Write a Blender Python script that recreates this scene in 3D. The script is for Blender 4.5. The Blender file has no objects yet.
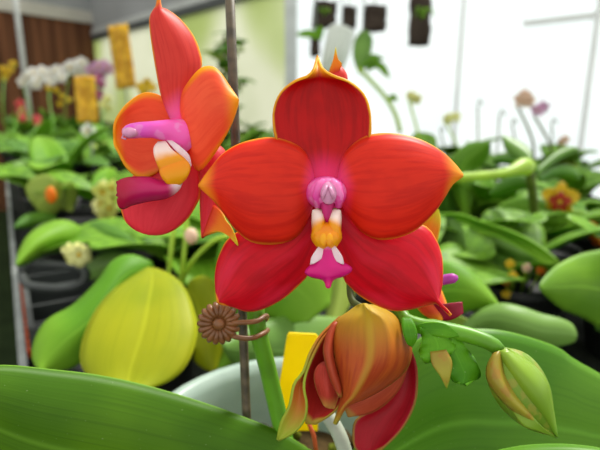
import bpy, bmesh, math, random
from mathutils import Vector, Matrix, Euler
random.seed(7)
R = math.radians
PI = math.pi
sc = bpy.context.scene
col = sc.collection

# ------------------------------------------------------------------ camera
PITCH = R(14.0)
CAM = Vector((0, 0, 1.05))
FWD = Vector((0, math.cos(PITCH), -math.sin(PITCH)))
RIGHT = Vector((1, 0, 0))
UP = Vector((0, math.sin(PITCH), math.cos(PITCH)))
F = 500.0


def P(px, py, d):
    return CAM + FWD * d + RIGHT * ((px - 300) / F * d) + UP * ((225 - py) / F * d)


cd = bpy.data.cameras.new('camera')
cam = bpy.data.objects.new('camera', cd)
col.objects.link(cam)
cam.location = CAM
cam.rotation_euler = (PI / 2 - PITCH, 0, 0)
cd.sensor_width = 36
cd.lens = 30
cd.clip_start = 0.01
cd.clip_end = 100
cd.dof.use_dof = True
cd.dof.focus_distance = 0.131
cd.dof.aperture_fstop = 15.0
sc.camera = cam
sc.view_settings.view_transform = 'Standard'
sc.view_settings.look = 'None'
sc.view_settings.exposure = 0.0
sc.view_settings.gamma = 1
sc.view_settings.use_curve_mapping = False


# ------------------------------------------------------------------ materials
def lin(c):
    if isinstance(c, str):
        c = [int(c[i:i + 2], 16) / 255 for i in (0, 2, 4)]
        c = [x / 12.92 if x <= .04045 else ((x + .055) / 1.055) ** 2.4 for x in c]
    return (c[0], c[1], c[2], 1)


class NT:
    def __init__(s, name):
        s.m = bpy.data.materials.new(name)
        s.m.use_nodes = True
        s.t = s.m.node_tree
        s.t.nodes.clear()
        s.out = s.t.nodes.new('ShaderNodeOutputMaterial')

    def n(s, typ, **kw):
        nd = s.t.nodes.new(typ)
        for k, v in kw.items():
            setattr(nd, k, v)
        return nd

    def put(s, sock, v):
        if hasattr(v, 'is_output'):
            s.t.links.new(v, sock)
        else:
            sock.default_value = v

    def math(s, op, a, b=0.0, c=None, clamp=False):
        nd = s.n('ShaderNodeMath', operation=op, use_clamp=clamp)
        s.put(nd.inputs[0], a)
        s.put(nd.inputs[1], b)
        if c is not None:
            s.put(nd.inputs[2], c)
        return nd.outputs[0]

    def step(s, x, lo, hi, a=0.0, b=1.0):
        nd = s.n('ShaderNodeMapRange', interpolation_type='SMOOTHSTEP')
        s.put(nd.inputs[0], x)
        for i, v in enumerate((lo, hi, a, b)):
            s.put(nd.inputs[i + 1], v)
        return nd.outputs[0]

    def mix(s, f, a, b, mode='MIX'):
        nd = s.n('ShaderNodeMix', data_type='RGBA', blend_type=mode)
        s.put(nd.inputs[0], f)
        s.put(nd.inputs[6], a)
        s.put(nd.inputs[7], b)
        return nd.outputs[2]

    def uv(s):
        nd = s.n('ShaderNodeTexCoord')
        sp = s.n('ShaderNodeSeparateXYZ')
        s.t.links.new(nd.outputs['UV'], sp.inputs[0])
        return sp.outputs[0], sp.outputs[1]

    def obj(s):
        return s.n('ShaderNodeTexCoord').outputs['Object']

    def xyz(s, x, y, z=0.0):
        nd = s.n('ShaderNodeCombineXYZ')
        for i, v in enumerate((x, y, z)):
            s.put(nd.inputs[i], v)
        return nd.outputs[0]

    def noise(s, vec, scale, detail=3.0, rough=.5):
        nd = s.n('ShaderNodeTexNoise')
        s.put(nd.inputs['Vector'], vec)
        nd.inputs['Scale'].default_value = scale
        nd.inputs['Detail'].default_value = detail
        nd.inputs['Roughness'].default_value = rough
        return nd.outputs[0]

    def surf(s, color, rough=.5, spec=.4, trans=0.0, tcolor=None, bump=None, bstr=.2, bdist=.001, metal=0.0, alpha=None):
        p = s.n('ShaderNodeBsdfPrincipled')
        s.put(p.inputs['Base Color'], color)
        s.put(p.inputs['Roughness'], rough)
        s.put(p.inputs['Specular IOR Level'], spec)
        s.put(p.inputs['Metallic'], metal)
        if alpha is not None:
            s.put(p.inputs['Alpha'], alpha)
        if bump is not None:
            b = s.n('ShaderNodeBump')
            b.inputs['Strength'].default_value = bstr
            b.inputs['Distance'].default_value = bdist
            s.put(b.inputs['Height'], bump)
            s.t.links.new(b.outputs[0], p.inputs['Normal'])
        sh = p.outputs[0]
        if trans:
            t = s.n('ShaderNodeBsdfTranslucent')
            s.put(t.inputs[0], color if tcolor is None else tcolor)
            m = s.n('ShaderNodeMixShader')
            s.put(m.inputs[0], trans)
            s.t.links.new(sh, m.inputs[1])
            s.t.links.new(t.outputs[0], m.inputs[2])
            sh = m.outputs[0]
        s.t.links.new(sh, s.out.inputs[0])
        return s.m


def plain(name, c, rough=.5, spec=.4, var=.25, scale=60, trans=0.0, metal=0.0):
    t = NT(name)
    c = lin(c)
    nz = t.noise(t.obj(), scale)
    dark = tuple(x * (1 - var) for x in c[:3]) + (1,)
    return t.surf(t.mix(t.step(nz, .3, .7), dark, c), rough, spec, trans, metal=metal)


def petal_mat(name, base, deep, margin, throat, mw=.1, tip0=.86, tl=.22, trans=.3, vein=.5, rough=.45, sheen=None, keel=None):
    t = NT(name)
    u, v = t.uv()
    e = t.math('MULTIPLY', t.math('ABSOLUTE', t.math('SUBTRACT', v, .5)), 2)
    nz = t.noise(t.obj(), 160, 2)
    # fine veins that run from base to tip, spreading with the petal
    vn = t.noise(t.xyz(t.math('MULTIPLY', v, 15), t.math('MULTIPLY', u, 2.6), 0), 1.0, 4)
    c = t.mix(t.math('MULTIPLY', t.step(vn, .42, .68), vein), lin(base), lin(deep))
    c = t.mix(t.math('MULTIPLY', t.step(nz, .45, .7), .25), c, lin(deep))
    if sheen:
        sn = t.noise(t.xyz(t.math('MULTIPLY', v, 3.5), t.math('MULTIPLY', u, 2.0), 4), 1.0, 2)
        c = t.mix(t.math('MULTIPLY', t.step(sn, .45, .7), .55), c, lin(sheen))
    if keel:
        c = t.mix(t.math('MULTIPLY', t.step(e, .0, .16, 1, 0), .75), c, lin(keel))
    ej = t.math('ADD', e, t.math('MULTIPLY', t.math('SUBTRACT', nz, .5), .06))
    mg = t.math('MULTIPLY', t.step(ej, 1 - mw, 1.0), t.step(u, .15, .5))
    tp = t.step(t.math('ADD', u, t.math('MULTIPLY', t.math('SUBTRACT', e, .5), .06)), tip0, .97)
    c = t.mix(t.math('MAXIMUM', mg, tp), c, lin(margin))
    th = t.step(t.math('ADD', u, t.math('MULTIPLY', e, .08)), 0.04, tl, 1, 0)
    c = t.mix(th, c, lin(throat))
    return t.surf(c, rough, .22, trans, bump=vn, bstr=.14, bdist=.0006)


def leaf_mat(name, c1, c2, rough=.45, trans=.25, veins=.3, tip=None, rib=.5, scale=30, spec=.22):
    t = NT(name)
    u, v = t.uv()
    nz = t.noise(t.obj(), scale, 3)
    c = t.mix(t.step(nz, .35, .68), lin(c1), lin(c2))
    st = t.noise(t.xyz(t.math('MULTIPLY', v, 42), t.math('MULTIPLY', u, 1.5), 0), 1.0, 3)
    dk = tuple(x * .7 for x in lin(c1)[:3]) + (1,)
    c = t.mix(t.math('MULTIPLY', t.step(st, .48, .66), veins), c, dk)
    e = t.math('ABSOLUTE', t.math('SUBTRACT', v, .5))
    pale = tuple(min(1, x * 1.5 + .02) for x in lin(c2)[:3]) + (1,)
    c = t.mix(t.math('MULTIPLY', t.step(e, .0, .03, 1, 0), rib), c, pale)
    c = t.mix(t.step(e, .488, .5), c, pale)
    if tip:
        c = t.mix(t.step(u, .5, 1.0), c, lin(tip))
    sp = t.noise(t.obj(), 1600, 1)
    c = t.mix(t.math('MULTIPLY', t.step(sp, .76, .80), .35), c, lin('d8e0b0'))
    return t.surf(c, rough, spec, trans, bump=st, bstr=.12, bdist=.0008)


M = {}
# the red flower's petals and sepals
M['petal'] = petal_mat('orange_red_petal', 'e4301a', 'c81a12', 'f8a42c', 'ff58a4', mw=.05, tip0=.80, tl=.27, vein=.6)
M['dorsal'] = petal_mat('dark_red_sepal', 'c60e10', '9a0408', 'fab824', 'ff4088', mw=.045, tip0=.80, tl=.32)
M['lateral'] = petal_mat('crimson_sepal', 'd80a24', 'ac0414', 'f8a02c', 'b80828', mw=.05, tip0=.95, tl=.25, sheen='e42e50')
M['side_petal'] = petal_mat('salmon_orange_petal', 'f4603a', 'e8482a', 'fcac1c', 'f858a4', mw=.20, tip0=.66, tl=.2)
M['side_sepal'] = petal_mat('salmon_red_sepal', 'e4443a', 'd02e2a', 'fcaa20', 'ff78c4', mw=.10, tip0=.86, tl=.3)
M['side_low'] = petal_mat('rose_red_sepal', 'e83848', 'd82838', 'f8a02c', 'c01840', mw=.08, tip0=.97, tl=.2)
M['curl'] = petal_mat('curled_sepal_tip', 'f08c1c', 'e87818', 'd8cc28', 'e04028', mw=.2, tip0=.6, tl=.4)
M['bud_skin'] = petal_mat('bronze_bud_skin', 'b4501e', '96301a', 'a89a30', 'bca024', mw=.02, tip0=.88, tl=.55, trans=.12, vein=.7, keel='b08428')
M['bud_fold'] = petal_mat('red_brown_bud_fold', 'b0482c', '98301c', 'a87838', 'a8482c', mw=.04, tip0=.9, tl=.2, trans=.15)
M['bud_left'] = petal_mat('bronze_open_sepal', 'b86a24', 'b04a20', '98a830', 'b87428', mw=.12, tip0=.62, tl=.3, trans=.15)
M['bud_inner'] = petal_mat('dark_maroon_inner_sepal', '9c1c14', '841010', 'a89030', '7c1410', mw=.05, tip0=.9, tl=.3, trans=.2)
M['bud_red'] = petal_mat('crimson_inner_sepal', 'a81424', '8c1018', '9a7030', '8c3018', mw=.05, tip0=.93, tl=.3, trans=.2)
M['bud_petal'] = petal_mat('coral_bud_petal', 'd44a3c', 'b43a28', 'd8984c', 'a83a2c', mw=.08, tip0=.7, tl=.2)


def two_tone(name, a, b, lo, hi, c=None, clo=0, chi=1, rough=.35, trans=.25, use_v=False, mottle=None):
    t = NT(name)
    u, v = t.uv()
    x = v if use_v else u
    nz = t.noise(t.obj(), 300, 2)
    x = t.math('ADD', x, t.math('MULTIPLY', t.math('SUBTRACT', nz, .5), .12))
    k = t.mix(t.step(x, lo, hi), lin(a), lin(b))
    if c:
        k = t.mix(t.step(x, clo, chi), k, lin(c))
    if mottle:
        k = t.mix(t.math('MULTIPLY', t.step(nz, .5, .65), .6), k, lin(mottle))
    return t.surf(k, rough, .35, trans)


M['column'] = two_tone('pink_column', 'f850b4', 'ff7cc4', .2, .8, rough=.35, mottle='ffa0d8')
M['column_side'] = two_tone('magenta_column', 'ff68c4', 'f060d4', .2, .6, 'f8b0cc', .8, 1.0, rough=.3, mottle='f8a0dc')
M['anther'] = plain('pale_anther_cap', 'f0a8d0', .25, .5, .2, 500, .2)
M['side_lobe'] = two_tone('white_to_yellow_lobe', 'fbe6dc', 'f8a410', .25, .52)
M['callus'] = two_tone('orange_yellow_callus', 'f89408', 'fcb414', .3, .8, mottle='f08c20')
M['lip'] = two_tone('magenta_lip', 'fbd0e4', 'dc1480', .02, .14, 'f02c80', .8, 1.0)
M['wing'] = plain('white_lip_wing', 'fae4ea', .4, .3, .1, 300, .3)
M['lip_side'] = two_tone('crimson_side_lip', 'fbe4ea', 'c81c64', .06, .26, 'b8103c', .5, .9)
M['purple'] = plain('purple_pink_column', 'c040b0', .35, .4, .2, 300, .2)
M['crimson'] = plain('deep_crimson_lip', 'a80838', .35, .4, .2, 300, .2)
M['throat_red'] = plain('magenta_throat', 'd02878', .4, .3, .2, 300, .2)
# greens
M['leaf_left'] = leaf_mat('dark_glossy_leaf', '426e08', '5a860e', .5, .25, .35, scale=18)
M['leaf_right'] = leaf_mat('broad_green_leaf', '4a8218', '629622', .4, .3, .3, scale=14)
M['leaf_yellow'] = leaf_mat('yellowing_leaf', '92a210', 'b0b416', .5, .35, .25, scale=16, rib=.35)
M['leaf_bright'] = leaf_mat('bright_green_leaf', '5c961a', '76a824', .5, .3, .3, tip='80b02c', scale=22)
M['leaf_mid'] = leaf_mat('mid_green_leaf', '5c8c1e', '80b02c', .5, .3, .3, scale=12)
M['leaf_dark'] = leaf_mat('deep_green_leaf', '42721a', '5c8c26', .5, .25, .3, scale=12)
M['leaf_pale'] = leaf_mat('pale_yellowish_leaf', '8ca83c', 'a4b850', .45, .35, .3, scale=12)
M['leaf_grey'] = leaf_mat('greyish_green_leaf', '6a9440', '80a850', .4, .3, .2, scale=12)
M['stem'] = plain('green_spike', '64a020', .4, .4, .2, 120, .15)
M['stem_dark'] = plain('dull_olive_stem', '5c6a28', .5, .3, .4, 120, .1)
M['stem_lime'] = plain('lime_green_stem', 'a8cc38', .4, .4, .15, 60, .25)
M['budskin'] = two_tone('green_bud_skin', '7a9c28', '688e22', .2, .7, '7ca42c', .85, 1.0, rough=.38, trans=.2, mottle='a09838')
M['budskin2'] = two_tone('lime_bud_sepal', '86a82c', '769c26', .2, .7, '70a028', .8, 1.0, rough=.38, trans=.2)
M['budblush'] = two_tone('bronzed_bud_sepal', '98882c', 'a8a034', .2, .6, '88b030', .75, 1.0, rough=.38, trans=.2, mottle='a4702c')
M['bract'] = leaf_mat('fresh_green_bract', '4c9014', '66a81c', .4, .3, .2, scale=90, rib=.2)
M['root'] = plain('silvery_aerial_root', 'b4bca8', .5, .3, .2, 150, .1)
M['moss'] = plain('brown_green_moss', '6a7420', .9, .1, .6, 250)
M['bark'] = plain('potting_bark', '4a3a20', .9, .1, .6, 120)
# things
t = NT('brown_weathered_rod')
nz = t.noise(t.n('ShaderNodeTexCoord').outputs['Object'], 240, 4)
M['rod'] = t.surf(t.mix(t.step(nz, .35, .7), lin('40382a'), lin('625642')), .5, .4, bump=nz, bstr=.3, bdist=.0004)
M['clip'] = plain('brown_bronze_plastic', '80522a', .38, .5, .35, 300)
M['tag'] = plain('yellow_plastic_label', 'ffea0c', .45, .4, .06, 100, .5)
t = NT('frosted_pot_plastic')
nz = t.noise(t.obj(), 60, 2)
M['pot_white'] = t.surf(t.mix(nz, lin('a4bcae'), lin('c6d8cc')), .3, .4, .35)
M['pot_dark'] = plain('black_pot_plastic', '1c1e1c', .5, .4, .3, 40)
M['pot_terra'] = plain('terracotta', 'a84c22', .7, .2, .3, 60)
M['bench'] = plain('dark_bench_mesh', '262a22', .8, .2, .5, 90)
M['galv'] = plain('galvanised_steel', '9aa09c', .45, .5, .25, 50, metal=.3)
M['orange_net'] = plain('orange_plastic_netting', 'c0501c', .6, .3, .3, 90)
M['tray'] = plain('grey_black_tray_plastic', '3c403e', .45, .4, .2, 40)
M['floor'] = plain('dark_green_weed_mat', '28361c', .9, .1, .35, 9)
M['post_hazed'] = plain('haze_whitened_strip', 'eceeec', .5, .3, .05, 8)  # haze wash-out put into the colour, fading these strips to near white
M['post'] = plain('grey_painted_post', 'c8ccc8', .5, .3, .15, 8)
M['beam'] = plain('cream_grey_beam', 'c4c0b4', .6, .3, .12, 6)
M['grey_panel'] = plain('grey_sheet_panel', 'a4a6a6', .6, .3, .15, 1.5)
M['rail_dark'] = plain('dark_grey_rail', '565a58', .6, .3, .2, 10)  # dark grey band below the pale rail strip
M['slab'] = plain('dark_cork_bark', '463c34', .9, .1, .4, 12)
M['cup'] = plain('milky_translucent_plastic', 'e4e8e0', .4, .4, .06, 20, .4)
M['white'] = plain('white_blossom', 'faf8f0', .5, .3, .06, 40, .25)
M['pinkish'] = plain('lilac_pink_blossom', 'dca8cc', .5, .3, .2, 30, .25)
M['magenta'] = plain('magenta_blossom', 'c04c98', .5, .3, .25, 30, .25)
M['yellow'] = plain('golden_yellow_blossom', 'e4c020', .5, .3, .2, 30, .25)
M['cream'] = plain('cream_yellow_blossom', 'eeeea0', .5, .3, .15, 60, .25)
M['lemon'] = plain('pale_lemon_blossom', 'dce070', .5, .3, .2, 60, .25)
M['orange'] = plain('orange_blossom', 'f08418', .5, .3, .15, 60, .25)
M['peach'] = plain('pale_peach_blossom', 'eccbb0', .5, .3, .12, 30, .3)
M['rose'] = plain('rose_red_blossom', 'e05858', .5, .3, .2, 30, .25)
M['spot'] = plain('brick_red_blotch', 'b83a18', .5, .3, .3, 80, .2)
t = NT('amber_sticky_film')
nz = t.noise(t.obj(), 45, 3)
M['sticky'] = t.surf(t.mix(t.step(nz, .35, .7), lin('cc9c08'), lin('f0cc34')), .3, .5, .5)
t = NT('brown_curtain')
g = t.n('ShaderNodeTexCoord').outputs['UV']
sp = t.n('ShaderNodeSeparateXYZ')
t.t.links.new(g, sp.inputs[0])
nz = t.noise(t.xyz(t.math('MULTIPLY', sp.outputs[0], 60), t.math('MULTIPLY', sp.outputs[1], .6), 0), 1.0, 3)
M['curtain'] = t.surf(t.mix(t.step(nz, .35, .65), lin('4e3224'), lin('7a5038')), .8, .1)
t = NT('whiteout_translucent_film')  # whiter film: the stronger white-out on this side is put into the colour
nz = t.noise(t.obj(), 2.5, 3)
M['film'] = t.surf(t.mix(nz, lin('eef4f8'), lin('fbfdfd')), .5, .3, .75)
t = NT('dirty_film_green_shadow')  # dirty film; green plant shadows and its dimmer light painted into the colour
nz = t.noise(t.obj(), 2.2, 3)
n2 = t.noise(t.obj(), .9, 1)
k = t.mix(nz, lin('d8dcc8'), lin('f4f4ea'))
M['film_dirty_shadow'] = t.surf(t.mix(t.math('MULTIPLY', t.step(n2, .48, .66), .7), k, lin('b8c878')), .5, .3, .7)

# ------------------------------------------------------------------ builders
ORG = {}


def link(o, parent=None, loc=None):
    col.objects.link(o)
    if loc is not None:
        ORG[o.name] = Vector(loc)
    elif parent is not None:
        ORG[o.name] = ORG[parent.name].copy()
    else:
        ORG[o.name] = Vector((0, 0, 0))
    if parent is not None:
        o.parent = parent
        o.location = ORG[o.name] - ORG[parent.name]
    else:
        o.location = ORG[o.name]
    return o


def tag(o, label, cat, group=None, kind=None):
    o['label'] = label
    o['category'] = cat
    if group:
        o['group'] = group
    if kind:
        o['kind'] = kind
    return o


def thing(name, loc, label, cat, group=None):
    return tag(link(bpy.data.objects.new(name, None), None, loc), label, cat, group)


def node(name, parent, loc=None):
    return link(bpy.data.objects.new(name, None), parent, loc)


class G:
    """collects world-space geometry and links it as one mesh"""

    def __init__(s):
        s.v, s.f, s.uv, s.mi = [], [], [], []

    def grid(s, rows, mi=0, closed=False, caps=False):
        b = len(s.v)
        n = len(rows[0])
        for r in rows:
            s.v.extend(r)
        m = len(rows)
        w = n if closed else n - 1
        for i in range(m - 1):
            for j in range(w):
                j2 = (j + 1) % n
                s.f.append((b + i * n + j, b + i * n + j2, b + (i + 1) * n + j2, b + (i + 1) * n + j))
                u0, u1 = i / (m - 1), (i + 1) / (m - 1)
                v0, v1 = j / w, (j + 1) / w
                s.uv.append(((u0, v0), (u0, v1), (u1, v1), (u1, v0)))
                s.mi.append(mi)
        if caps and closed:
            for k, i in ((0., 0), (1., m - 1)):
                f = [b + i * n + j for j in range(n)]
                if k == 0:
                    f.reverse()
                s.f.append(tuple(f))
                s.uv.append([(k, .5)] * n)
                s.mi.append(mi)
        return s

    def tube(s, pts, radii, seg=10, mi=0, flat=1.0, side=None, caps=True, fn=None):
        pts = [Vector(p) for p in pts]
        if not isinstance(radii, (list, tuple)):
            radii = [radii] * len(pts)
        rows = []
        ref = Vector(side) if side is not None else None
        for i, p in enumerate(pts):
            t = (pts[min(i + 1, len(pts) - 1)] - pts[max(i - 1, 0)]).normalized()
            if ref is None:
                ref = t.orthogonal()
            x = (ref - t * ref.dot(t)).normalized()
            ref = x
            y = t.cross(x)
            row = []
            for j in range(seg):
                a = 2 * PI * j / seg
                k = fn(i / (len(pts) - 1), a) if fn else 1
                row.append(p + x * math.cos(a) * radii[i] * k + y * math.sin(a) * radii[i] * flat * k)
            rows.append(row)
        return s.grid(rows, mi, True, caps)

    def box(s, c, ax, ay, az, mi=0):
        """box about c with half-extent vectors"""
        c = Vector(c)
        ax, ay, az = Vector(ax), Vector(ay), Vector(az)
        b = len(s.v)
        for k in (-1, 1):
            for i, j in ((-1, -1), (1, -1), (1, 1), (-1, 1)):
                s.v.append(c + ax * i + ay * j + az * k)
        for f in ((3, 2, 1, 0), (4, 5, 6, 7), (0, 1, 5, 4), (1, 2, 6, 5), (2, 3, 7, 6), (3, 0, 4, 7)):
            s.f.append(tuple(b + i for i in f))
            s.uv.append(((0, 0), (1, 0), (1, 1), (0, 1)))
            s.mi.append(mi)
        return s

    def ball(s, c, ax, ay, az, nu=10, nv=14, mi=0):
        c = Vector(c)
        rows = []
        for i in range(nu + 1):
            th = PI * (i / nu * .998 + .001)
            rows.append([c + Vector(az) * math.cos(th) + (Vector(ax) * math.cos(2 * PI * j / nv) + Vector(ay) * math.sin(2 * PI * j / nv)) * math.sin(th) for j in range(nv)])
        return s.grid(rows, mi, True, True)

    def make(s, name, mats, parent=None, loc=None, smooth=True, solid=0.0, bevel=0.0, off=0.0, sub=0):
        o = link(bpy.data.objects.new(name, bpy.data.meshes.new(name)), parent, loc)
        me = o.data
        og = ORG[o.name]
        me.from_pydata([tuple(Vector(p) - og) for p in s.v], [], s.f)
        ul = me.uv_layers.new(name='uv')
        k = 0
        for f in s.uv:
            for q in f:
                ul.data[k].uv = q
                k += 1
        for m in (mats if isinstance(mats, (list, tuple)) else [mats]):
            me.materials.append(m)
        for p, mi in zip(me.polygons, s.mi):
            p.use_smooth = smooth
            p.material_index = mi
        me.validate()
        me.update()
        if bevel:
            bv = o.modifiers.new('bevel', 'BEVEL')
            bv.width = bevel
            bv.segments = 2
            bv.limit_method = 'ANGLE'
        if solid:
            sm = o.modifiers.new('solid', 'SOLIDIFY')
            sm.thickness = solid
            sm.offset = off
        if sub:
            o.modifiers.new('sub', 'SUBSURF').render_levels = sub
        return o


def crom(pts, n):
    """Catmull-Rom through pts, resampled to n points by length"""
    pts = [Vector(p) for p in pts]
    q = [pts[0] * 2 - pts[1]] + pts + [pts[-1] * 2 - pts[-2]]
    fine = []
    for i in range(1, len(q) - 2):
        p0, p1, p2, p3 = q[i - 1:i + 3]
        for k in range(16):
            t = k / 16
            fine.append(.5 * ((2 * p1) + (p2 - p0) * t + (2 * p0 - 5 * p1 + 4 * p2 - p3) * t * t + (3 * p1 - p0 - 3 * p2 + p3) * t ** 3))
    fine.append(pts[-1])
    L = [0]
    for a, b in zip(fine, fine[1:]):
        L.append(L[-1] + (b - a).length)
    out, j = [], 0
    for i in range(n):
        s = L[-1] * i / (n - 1)
        while j < len(L) - 2 and L[j + 1] < s:
            j += 1
        t = (s - L[j]) / max(1e-12, L[j + 1] - L[j])
        out.append(fine[j].lerp(fine[j + 1], min(1, max(0, t))))
    return out


def patch(name, A, B, mat, parent, d0, d1, cup=0.0, arc=0.0, tilt=0.0, fold=0.0, ruf=0.0, nu=28, nv=14, solid=.0007, fn=None):
    """a petal or leaf blade between its two edge lines A and B (base to tip); depths d0 at the base, d1 at the tip.
    cup pushes the edges away, arc bows the middle towards the viewer, tilt turns edge B away, fold makes a keel."""
    a = crom([(x, y, 0) for x, y in A], nu)
    b = crom([(x, y, 0) for x, y in B], nu)
    rows = []
    for i in range(nu):
        u = i / (nu - 1)
        row = []
        for j in range(nv + 1):
            v = 2 * j / nv - 1
            q = a[i].lerp(b[i], (v + 1) / 2)
            s = math.sin(PI * min(1, u * 1.0))
            d = d0 + (d1 - d0) * u + cup * v * v * (s ** .6 if s > 0 else 0) - arc * s + tilt * v * (s ** .5 if s > 0 else 0) + fold * abs(v) * (s ** .5 if s > 0 else 0)
            if ruf:
                d += ruf * math.sin(u * 17 + v) * v * v
            if fn:
                d += fn(u, v)
            row.append(P(q.x, q.y, d))
        rows.append(row)
    return G().grid(rows).make(name, mat, parent, solid=solid)


def pp(*a):
    return [P(*q) for q in a]


# ------------------------------------------------------------------ setting
A0 = Vector((-.269, .439, 0))
E = Vector((-.503, .864, 0)).normalized()
N = Vector((E.y, -E.x, 0))
BZ = .80


def bench_at(s, t, z=BZ):
    v = A0 + E * s + N * t
    return Vector((v.x, v.y, z))


def structure(name, g, mat, **k):
    o = g.make(name, mat, None, **k)
    o['kind'] = 'structure'
    return o


structure('floor', G().box((0, 3, -.03), (6.5, 0, 0), (0, 5.5, 0), (0, 0, .03)), M['floor'], smooth=False)
CORN = Vector((-2.28, 5.85, 0))
WL = Vector((-4.9, 1.68, 0))
WR = Vector((1.75, 1.02, 0))


def wall_panel(a, b, z0, z1, th=.02):
    a, b = Vector(a), Vector(b)
    h = (b - a) / 2
    n = Vector((h.y, -h.x, 0)).normalized() * th
    return G().box((a + b) / 2 + Vector((0, 0, (z0 + z1) / 2)), h, n, (0, 0, (z1 - z0) / 2))


structure('wall_left', wall_panel(WL, CORN, 0, 1.88), M['curtain'], smooth=False)
structure('wall_left', wall_panel(WL, CORN, 1.96, 2.9), M['grey_panel'], smooth=False)
structure('trim_1', wall_panel(WL, CORN, 1.86, 1.98, .05), M['beam'], smooth=False)
DR = (WR - CORN)
K1 = CORN + DR * .40        # where the grey post stands


def on_wall(px):
    """point of the right wall's foot seen at pixel column px"""
    k = (px - 300) / F
    # x = k*d, with y ~ d*cos -> solve on the wall line
    best = min((abs((CORN + DR * (i / 1000)).x - k * ((CORN + DR * (i / 1000)).y * math.cos(PITCH))), i) for i in range(1001))
    return CORN + DR * (best[1] / 1000)


K1 = on_wall(296)
structure('wall_back', wall_panel(CORN, K1, 0, 1.70, .008), M['film_dirty_shadow'], smooth=False)
structure('wall_right', wall_panel(K1, WR, 0, 2.45, .008), M['film'], smooth=False)
structure('wall_back', wall_panel(CORN, K1, 1.80, 2.9, .008), M['grey_panel'], smooth=False)
structure('trim_2', wall_panel(CORN, K1, 1.745, 1.80, .03), M['post'], smooth=False)
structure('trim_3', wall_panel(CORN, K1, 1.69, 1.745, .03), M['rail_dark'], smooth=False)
for i, px in enumerate((296, 462, 590)):
    k = on_wall(px)
    w = (.035, .007, .007)[i]
    structure('trim_%d' % (4 + i), G().box(k + Vector((-.03, -.03, 1.225)), (w, 0, 0), (0, w, 0), (0, 0, 1.225)), M['post'] if i == 0 else M['post_hazed'], smooth=False)
k1, k2 = on_wall(520), on_wall(640)
structure('trim_7', wall_panel(k1 - Vector((.02, .02, 0)), k2 - Vector((.02, .02, 0)), 1.325, 1.345, .01), M['post_hazed'], smooth=False)

# bench
b = thing('greenhouse_bench', bench_at(1.4, .6, 0), 'long dark mesh greenhouse bench with a pale steel edge carrying all the orchids', 'bench')
G().box(bench_at(1.55, .62, BZ - .015), E * 2.0, N * .62, (0, 0, .015)).make('bench_top', M['bench'], b, smooth=False)
for t_ in (0, 1.24):
    G().box(bench_at(1.55, t_, BZ + .001), E * 2.0, N * .0035, (0, 0, .010)).make('edge_rail', M['galv'], b, smooth=False)
for s_ in (-.3, 1.5, 3.4):
    for t_ in (.06, 1.18):
        G().box(bench_at(s_, t_, (BZ - .03) / 2), E * .02, N * .02, (0, 0, (BZ - .03) / 2)).make('leg', M['galv'], b, smooth=False)

# vertical pole before the curtain
pc = P(23, 60, 4.3)
tag(G().tube([(pc.x, pc.y, 0), (pc.x, pc.y, 2.6)], .022, 10).make('support_pole', M['post'], None, (pc.x, pc.y, 0)),
    'thin grey support pole standing before the brown curtain wall', 'pole')

# ------------------------------------------------------------------ the main orchid
PC = Vector((-.002, .172, 0))                  # pot axis
RIMZ = .918
plant = thing('orchid_plant', (PC.x, PC.y, RIMZ - .012), 'orchid in a frosted pot carrying the large red flowers and bronze bud', 'plant')

# frosted pot
pot = thing('plant_pot', (PC.x, PC.y, BZ), 'milky translucent plastic pot holding the red-flowered orchid', 'pot')


def lathe(prof, c, seg=40):
    return G().grid([[Vector((c.x + r * math.cos(2 * PI * j / seg), c.y + r * math.sin(2 * PI * j / seg), z)) for j in range(seg)] for r, z in prof], 0, True)


RR = .066
lathe([(.001, BZ), (.048, BZ), (.050, BZ + .004), (RR - .006, RIMZ - .014), (RR - .0055, RIMZ - .013), (RR - .004, RIMZ - .012), (RR - .003, RIMZ - .003), (RR, RIMZ), (RR, RIMZ + .0015), (RR - .004, RIMZ + .0012), (RR - .0065, RIMZ - .004),
       (RR - .0075, RIMZ - .014), (.049, BZ + .006), (.001, BZ + .004)], PC).make('pot_body', M['pot_white'], pot)
mo = G()
for i in range(150):
    a, r = random.uniform(0, 2 * PI), math.sqrt(random.random()) * .047
    c = Vector((PC.x + r * math.cos(a), PC.y + r * math.sin(a), RIMZ - .026 + random.uniform(-.003, .007)))
    e = Euler((random.random() * 3, random.random() * 3, random.random() * 3)).to_matrix()
    k = random.uniform(.003, .007)
    mo.ball(c, e @ Vector((k, 0, 0)), e @ Vector((0, k * .7, 0)), e @ Vector((0, 0, k * .5)), 5, 6, random.choice((0, 0, 1)))
mo.ball((PC.x, PC.y, RIMZ - .032), (.052, 0, 0), (0, .052, 0), (0, 0, .008), 8, 24, 1)
o = mo.make('moss', [M['moss'], M['bark']], None, (PC.x, PC.y, RIMZ - .03))
tag(o, 'brown-green moss and bark filling the frosted pot', 'moss', kind='stuff')

# --- spike
sp = G()
pts = crom(pp((288, 452, .172), (281, 425, .168), (268, 370, .162), (257, 322, .158), (258, 270, .158), (280, 225, .158), (325, 215, .157), (375, 265, .151), (400, 312, .144), (410, 322, .141), (440, 329, .139), (468, 335, .137), (490, 343, .135), (500, 351, .134)), 90)
rad = []
for i in range(90):
    k = i / 89
    rad.append(.0029 * (1 - k) ** .4 * .55 + .00135 + (.0004 if k > .88 else 0))
sp.tube(pts, rad, 12).make('flower_spike', M['stem'], plant)
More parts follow.
